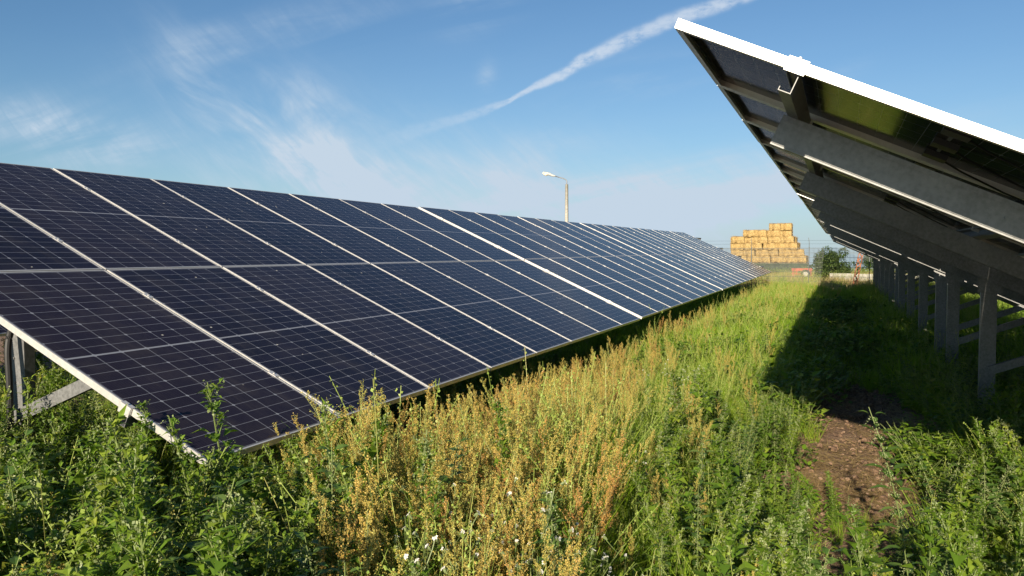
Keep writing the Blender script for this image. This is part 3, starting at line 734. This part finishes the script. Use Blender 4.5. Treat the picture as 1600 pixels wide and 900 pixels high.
plants('white_campion', P_camp, pts, lambda x, y: .68 if y < 3.3 else .55, .5, lambda x, y: 'small wild plant with white flowers scattered among the grass', 'wildflower', lambda x, y: 'white flowers in the meadow', 120, 'campion_stand', 'white flowers among the far grass')
# the tall weeds that stand up before the panels
for k, (px, py, Y, lab) in enumerate(((365, 582, 2.55, 'tallest weed standing up in front of the lowest corner of the left table'), (327, 638, 2.35, 'tall weed just left of the tallest one, before the table corner'), (218, 625, 2.75, 'weed tip rising against the pale end edge of the left table'),
        (1430, 622, 4.0, 'tall nettle standing up against the dark shadow at the right'))):
    top = at(px, py, Y); me = goosefoot(900+k, .9, 0, .75) if k < 3 else nettle(905, .9)
    o = link('tall_weed' if k < 3 else 'nettle', me); o.location = (top.x, top.y, gz(top.x, top.y)); s = (top.z)/.9; o.scale = (s*.9, s*.9, s); tag(o, lab, 'weed' if k < 3 else 'nettle')

# ------------------------------------------------------------------ lamp post
p = at(885.5, 300, 56); t = empty('street_lamp', (p.x, p.y, gz(p.x, p.y))); tag(t, 'tall concrete lamp post with a curved arm behind the left solar tables', 'street lamp')
H = at(885.5, 288, 56).z
q = MB(); q.tube([(0, 0, 0), (0, 0, H)], [.17, .105], 10); q.build('pole', M_conc, t, smooth=True)
ux = (at(848, 272, 56)-at(886, 272, 56)); ux.z = 0; ln = ux.length; ux.normalize(); e1 = at(886, 283, 56).z; e2 = at(866, 275, 56).z
q = MB(); q.tube([(0, 0, H-.2), (0, 0, H+.25)]+[tuple(ux*a)+() for a in ()]+[Vector((0, 0, e1))+ux*.06+Vector((0, 0, .10)), ux*.25+Vector((0, 0, e1+.2)), ux*(ln*.5)+Vector((0, 0, e2))], .035, 8); q.build('arm', M_galv, t, smooth=True)
q = MB(); e3 = at(848, 271, 56).z
q.tube([ux*(ln*.46)+Vector((0, 0, e2)), ux*(ln*.56)+Vector((0, 0, e2+.02)), ux*(ln*.72)+Vector((0, 0, (e2+e3)/2+.04)), ux*(ln*.96)+Vector((0, 0, e3+.04)), ux*ln+Vector((0, 0, e3))], [.04, .08, .11, .10, .04], 10); hd = q.build('lamp_head', M_lamp, t, smooth=True)
q = MB(); q.tube([ux*(ln*.74)+Vector((0, 0, e3-.02)), ux*(ln*.84)+Vector((0, 0, e3-.08)), ux*(ln*.95)+Vector((0, 0, e3-.05))], [.09, .12, .07], 10); q.build('lamp_glass', M_glass_lamp, t, smooth=True)

# ------------------------------------------------------------------ fence
FY = 36.2
t = empty('mesh_fence', (0, FY, 0)); tag(t, 'grey welded mesh fence with thin posts across the far end of the aisle', 'fence')
x0 = at(1263.8, 420, FY).x; zt = at(1263.8, 387, FY).z
for k in range(-4, 7):
    x = x0+k*2.33
    q = MB(); q.box((-.02, -.02, -.3), (.02, .02, zt+.04)); q.tube([(0, 0, zt), (0, 0, zt+.22), (-.03, .02, zt+.42)], .011, 5)
    q.build('fence_post', M_fence, t, Matrix.Translation((x, 0, 0)))
    q = MB()
    for j in range(1, 46): q.box((.02+j*.05-.006, -.010, .03), (.02+j*.05+.006, -.001, zt))
    for zz_ in np.linspace(.05, zt-.02, 10): q.box((.0, .0, zz_-.006), (2.33, .009, zz_+.006))
    q.build('mesh_panel', M_fence, t, Matrix.Translation((x, -.026, 0)))
for zz_ in (zt+.16, zt+.30):
    q = MB(); q.tube([(x0-4*2.33, -.03, zz_), (x0+7*2.33, -.03, zz_)], .003, 4); q.build('wire', M_fence, t)

# ------------------------------------------------------------------ straw bales on a trailer
HY = 58.0
bd = MB(); bx_, by_, bz_ = .92, .95, .44; rb = np.random.default_rng(5)
def bale_mesh(seed):
    r = np.random.default_rng(seed); mb = MB(); nx, ny, nz = 8, 5, 4
    def P(i, j, k):
        q = Vector((bx_*(i/nx-.5), by_*(j/ny-.5), bz_*(k/nz)));
        e = sum((i in (0, nx), j in (0, ny), k in (0, nz)))
        if e >= 2: q = Vector((q.x*.955, q.y*.955, bz_/2+(q.z-bz_/2)*.90))
        h_ = math.sin(i*12.9+j*78.2+k*37.7+seed*3.3)*43758.5; h_ -= math.floor(h_); h2 = math.sin(i*39.3+j*11.1+k*83.1+seed*7.7)*23421.6; h2 -= math.floor(h2); return Vector((q.x*(1+(h_-.5)*.07), q.y*(1+(h2-.5)*.10), (q.z-.22)*(1+(h_-.5)*.10)+.22+.015*math.sin(i*1.3+seed)))
    faces = []
    def grid(f, a, b_):
        vs = [f(i, j) for j in range(b_+1) for i in range(a+1)]; mb.add(vs, [(j*(a+1)+i, j*(a+1)+i+1, (j+1)*(a+1)+i+1, (j+1)*(a+1)+i) for j in range(b_) for i in range(a)])
    grid(lambda i, j: P(i, 0, j), nx, nz); grid(lambda i, j: P(nx-i, ny, j), nx, nz); grid(lambda i, j: P(0, ny-i, j), ny, nz); grid(lambda i, j: P(nx, i, j), ny, nz); grid(lambda i, j: P(i, j, nz), nx, ny); grid(lambda i, j: P(i, ny-j, 0), nx, ny)
    for _ in range(420):
        s = r.integers(3); q = Vector((r.uniform(-.5, .5)*bx_, r.uniform(-.5, .5)*by_, r.uniform(0, 1)*bz_)); sg = r.choice((-1, 1)); n_ = Vector((0, -1, 0))
        if s == 0: q.y = -by_/2
        elif s == 1: q.x = sg*bx_/2; n_ = Vector((sg, 0, 0))
        else: q.z = bz_; n_ = Vector((0, 0, 1))
        d = (n_*.6+Vector(r.normal(0, .6, 3))).normalized()*r.uniform(.04, .11); sd_ = d.cross(Vector(r.normal(0, 1, 3))).normalized()*.006
        mb.add([q-sd_, q+sd_, q+d], [(0, 1, 2)])
    return mb.mesh('straw_bale', [M_straw])
BM = [bale_mesh(i) for i in range(5)]
def zx(zpx): return zpx/4.706+1080
def zy(zpy): return zpy/4.706+330
layers = [(330, 852), (290, 818), (278, 778), (285, 752), (376, 726), (560, 718)]
base = at(1200, zy(381), HY).z
vis_words = ['bottom', 'second', 'third', 'fourth', 'fifth', 'top']
for li, (xa, xb) in enumerate(layers):
    A = at(zx(xa), 400, HY).x; B = at(zx(xb), 400, HY).x; n = max(1, round((B-A)/.80)); wdt = (B-A)/n
    for k in range(n):
        for row in (0, 1):
            o = link('straw_bale', BM[rb.integers(5)]); o.location = (A+wdt*(k+.5)+rb.normal(0, .05)+(rb.uniform(-.12, .12) if k in (0, n-1) else 0), HY+.5+row*.98+rb.normal(0, .07), base+li*.445+rb.normal(0, .004)); o.rotation_euler = (0, rb.normal(0, .03), rb.normal(0, .05)+(math.pi if rb.random() < 0 else 0)); o.scale = (wdt/bx_*rb.uniform(1.04, 1.10), 1, rb.uniform(1.07, 1.13))
            side = 'left end' if k == 0 else 'right end' if k == n-1 else 'bale %s from the left' % ['', 'second', 'third', 'fourth', 'fifth', 'sixth', 'seventh'][min(k, 6)]
            tag(o, ('golden straw bale in the %s layer of the stack, %s' % (vis_words[li], side)) if row == 0 else 'golden straw bale in the hidden rear row of the stack, %s layer' % vis_words[li], 'straw bale', 'straw bales stacked on the trailer' if row == 0 else 'rear straw bales of the stack')
tx0 = at(1150, 412, HY).x; tx1 = at(1262, 412, HY).x
t = empty('trailer', ((tx0+tx1)/2, HY+1, gz(-6, HY))); tag(t, 'flat green farm trailer carrying the stack of straw bales', 'trailer'); hw = (tx1-tx0)/2; bz0 = base-gz(-6, HY)
q = MB(); q.box((-hw, -1.05, bz0-.10), (hw, 1.05, bz0-.005)); q.build('bed', M_wood, t)
q = MB(); q.box((-hw+.02, -1.09, bz0-.52), (hw-.02, -1.052, bz0-.02)); 
for a in np.linspace(-hw+.1, hw-.14, 6): q.box((a, -1.12, bz0-.56), (a+.07, -1.092, bz0-.01))
q.build('side_board', M_green_paint, t)
q = MB(); q.box((-hw+.1, -.5, bz0-.30), (hw-.1, -.38, bz0-.101)); q.box((-hw+.1, .38, bz0-.30), (hw-.1, .5, bz0-.101)); q.build('chassis', M_rust, t)
for a in (-hw+.8, hw-.8):
    for s in (-1, 1):
        wv = MB(); wv.tube([(a, s*.82, .36), (a, s*1.02, .36)], [.36, .36], 20); wo = wv.build('wheel', M_rubber, t); wv = MB(); wv.tube([(a, s*1.021, .36), (a, s*1.03, .36)], .19, 16); wv.build('rim', M_red, wo)
# red implement before the trailer
IY = 50.0
A = at(1237, 419, IY); B = at(1269, 419, IY); lo = at(1240, 440, IY).z
t = empty('farm_implement', ((A.x+B.x)/2, IY, gz(-4, IY))); tag(t, 'faded red steel farm implement in front of the straw trailer', 'farm implement'); hw = (B.x-A.x)/2; zt2 = A.z
q = MB(); q.box((-hw, -.07, zt2-.16), (hw, .07, zt2)); q.box((-hw, .5, zt2-.16), (hw, .62, zt2-.02)); q.box((-hw+.02, .07, zt2-.14), (-hw+.14, .5, zt2-.03)); q.box((hw-.14, .07, zt2-.14), (hw-.02, .5, zt2-.03)); q.build('frame_beam', M_red, t)
for a in (-hw+.05, -hw+.55, hw-.12):
    q = MB(); q.box((a, -.05, .2 if a > -hw+.3 else .1), (a+.09, .05, zt2-.161)); q.box((a-.02, -.12, .05), (a+.11, .3, .2)); q.build('leg', M_red, t)
q = MB(); q.prism((-hw, -.04, zt2-.35), (-hw+1.05, -.04, .35), [(0, 0), (.07, 0), (.07, .06), (0, .06)], (0, 0, 1), (0, 1, 0)); q.build('strut', M_red, t)
wv = MB(); wv.tube([(hw-.35, -.16, .42), (hw-.35, -.06, .42)], .26, 18); wo = wv.build('wheel', M_rubber, t); wv = MB(); wv.tube([(hw-.35, -.175, .42), (hw-.35, -.161, .42)], .14, 14); wv.build('rim', M_conc, wo)
q = MB(); q.box((hw, -.05, .12), (hw+1.45, .05, .24)); q.build('drawbar', M_red, t)
# leaning rusty girder, built as a lattice of two chords
GY = 39.5; a = at(1334, 437, GY); b2 = at(1349, 378, GY); a.z = -.05; wv_ = .085
d = (b2-a).normalized(); sx = Vector((0, 1, 0)).cross(d).normalized()
t = empty('leaning_girder', (a.x, a.y, a.z)); tag(t, 'rusty lattice girder leaning behind the fence', 'girder'); L_ = (b2-a).length
for s in (-1, 1):
    q = MB(); q.prism(sx*wv_*s, d*L_+sx*wv_*s, [(-.02, -.04), (.02, -.04), (.02, .04), (-.02, .04)], sx, Vector((0, 1, 0))); q.build('chord', M_rust, t)
q = MB(); n = int(L_/.16)
for i in range(n):
    s = 1 if i % 2 else -1; p0 = d*(i*L_/n)+sx*wv_*s*.8; p1 = d*((i+1)*L_/n)-sx*wv_*s*.8; q.prism(p0, p1, [(-.035, -.015), (.035, -.015), (.035, .015), (-.035, .015)], sx, Vector((0, 1, 0)))
q.box((-.075, .018, 0), (.075, .03, .02)); q.build('lacing', M_rust, t)
# low concrete wall
A = at(1296, 430, 45); B = at(1480, 430, 45)
for k in range(5):
    xa = A.x+(B.x-A.x)*k/5; q = MB(); q.box((xa, 44.9, -.1), (xa+(B.x-A.x)/5-.03, 45.1, at(1300, 427, 45).z-.02*(k % 2)))
    tag(q.build('concrete_block', M_conc), ['leftmost pale concrete block behind the fence, right of the bush', 'pale concrete block just left of the leaning girder', 'pale concrete block just right of the leaning girder', 'pale concrete block before the far tree', 'rightmost pale concrete block, mostly behind the table posts'][k], 'concrete block', 'low concrete blocks behind the fence')

# ------------------------------------------------------------------ shrub, trees and far line of trees
def tree(name, base, h, wid, trunk_h, seed, label, cat, n=2600, ls=.07, grp=None):
    r = np.random.default_rng(seed); t = empty(name, base); tag(t, label, cat, grp)
    q = MB(); tops = []
    q.tube([(0, 0, -.1), (.03*h, 0, trunk_h), (.02*h, .02*h, h*.6)], [.045*h*.6, .03*h*.6, .008*h], 7)
    for i in range(11):
        a = r.uniform(0, 6.28); z0 = trunk_h*.6+r.uniform(0, .35)*h; e = Vector((math.cos(a)*wid*.42*r.uniform(.5, 1), math.sin(a)*wid*.42*r.uniform(.5, 1), min(h*.97, z0+h*r.uniform(.15, .5))))
        q.tube([(0, 0, z0), Vector((0, 0, z0)).lerp(e, .5)+Vector((0, 0, .05*h)), e], [.012*h, .008*h, .003*h], 5); tops.append(e)
    q.build('trunk', M_bark, t, smooth=True)
    c = MB(); cl__ = [(e, r.uniform(.10, .20)*wid) for e in tops]
    for i in range(16):
        a = r.uniform(0, 6.28); zf = r.uniform(.12, .95); rad = wid*.5*math.sqrt(max(.05, 1-(zf*1.05-.3)**2*1.6))*r.uniform(.2, .85); cl__.append((Vector((math.cos(a)*rad, math.sin(a)*rad, trunk_h*.5+zf*(h-trunk_h*.5)*.93)), r.uniform(.08, .17)*wid))
    for i in range(n):
        e, s = cl__[r.integers(len(cl__))]; dv = Vector(r.normal(0, 1, 3)).normalized()*s*r.uniform(.5, 1.15)**.8; p_ = e+dv
        if p_.z < .03: p_.z = abs(p_.z)+.05
        dd = (dv.normalized()+Vector(r.normal(0, .6, 3))).normalized(); leaf(c, p_, dd, ls*r.uniform(.7, 1.4), ls*.6, .3, 0, r.uniform(0, 1))
    c.build('crown', M_tree, t); return t
p = at(1300, 420, 47); tree('elder_bush', (p.x, 47, gz(p.x, 47)), at(1300, 388, 47).z, 2.0, .25, 3, 'rounded green bush with ragged top behind the mesh fence', 'bush', 7000, .10)
p = at(1371, 420, 60); tree('broadleaf_tree', (p.x, 60, gz(p.x, 60)), at(1370, 393, 60).z+.15, 2.4, .5, 9, 'leafy green tree between the leaning girder and the table posts', 'tree', 3600, .10)
# distant trees
mb = MB(); r = np.random.default_rng(77)
for i in range(150):
    a = R(-62+i*.62+r.normal(0, .2)); d = r.uniform(420, 600); x, y = d*math.sin(a), d*math.cos(a); zb = gz(x, y); hh = r.uniform(3, 7); ww = r.uniform(4, 11)
    for j in range(110):
        dv = Vector(r.normal(0, 1, 3)).normalized(); leaf(mb, (x+dv.x*ww*.6, y+dv.y*ww*.6, zb+hh*(.5+.5*dv.z*r.uniform(.6, 1))), dv, r.uniform(.9, 2), 1.1, .2, 0, r.uniform(0, 1))
tag(mb.build('far_treeline', M_tree), 'low dark line of far trees on the horizon', None, None, 'stuff')
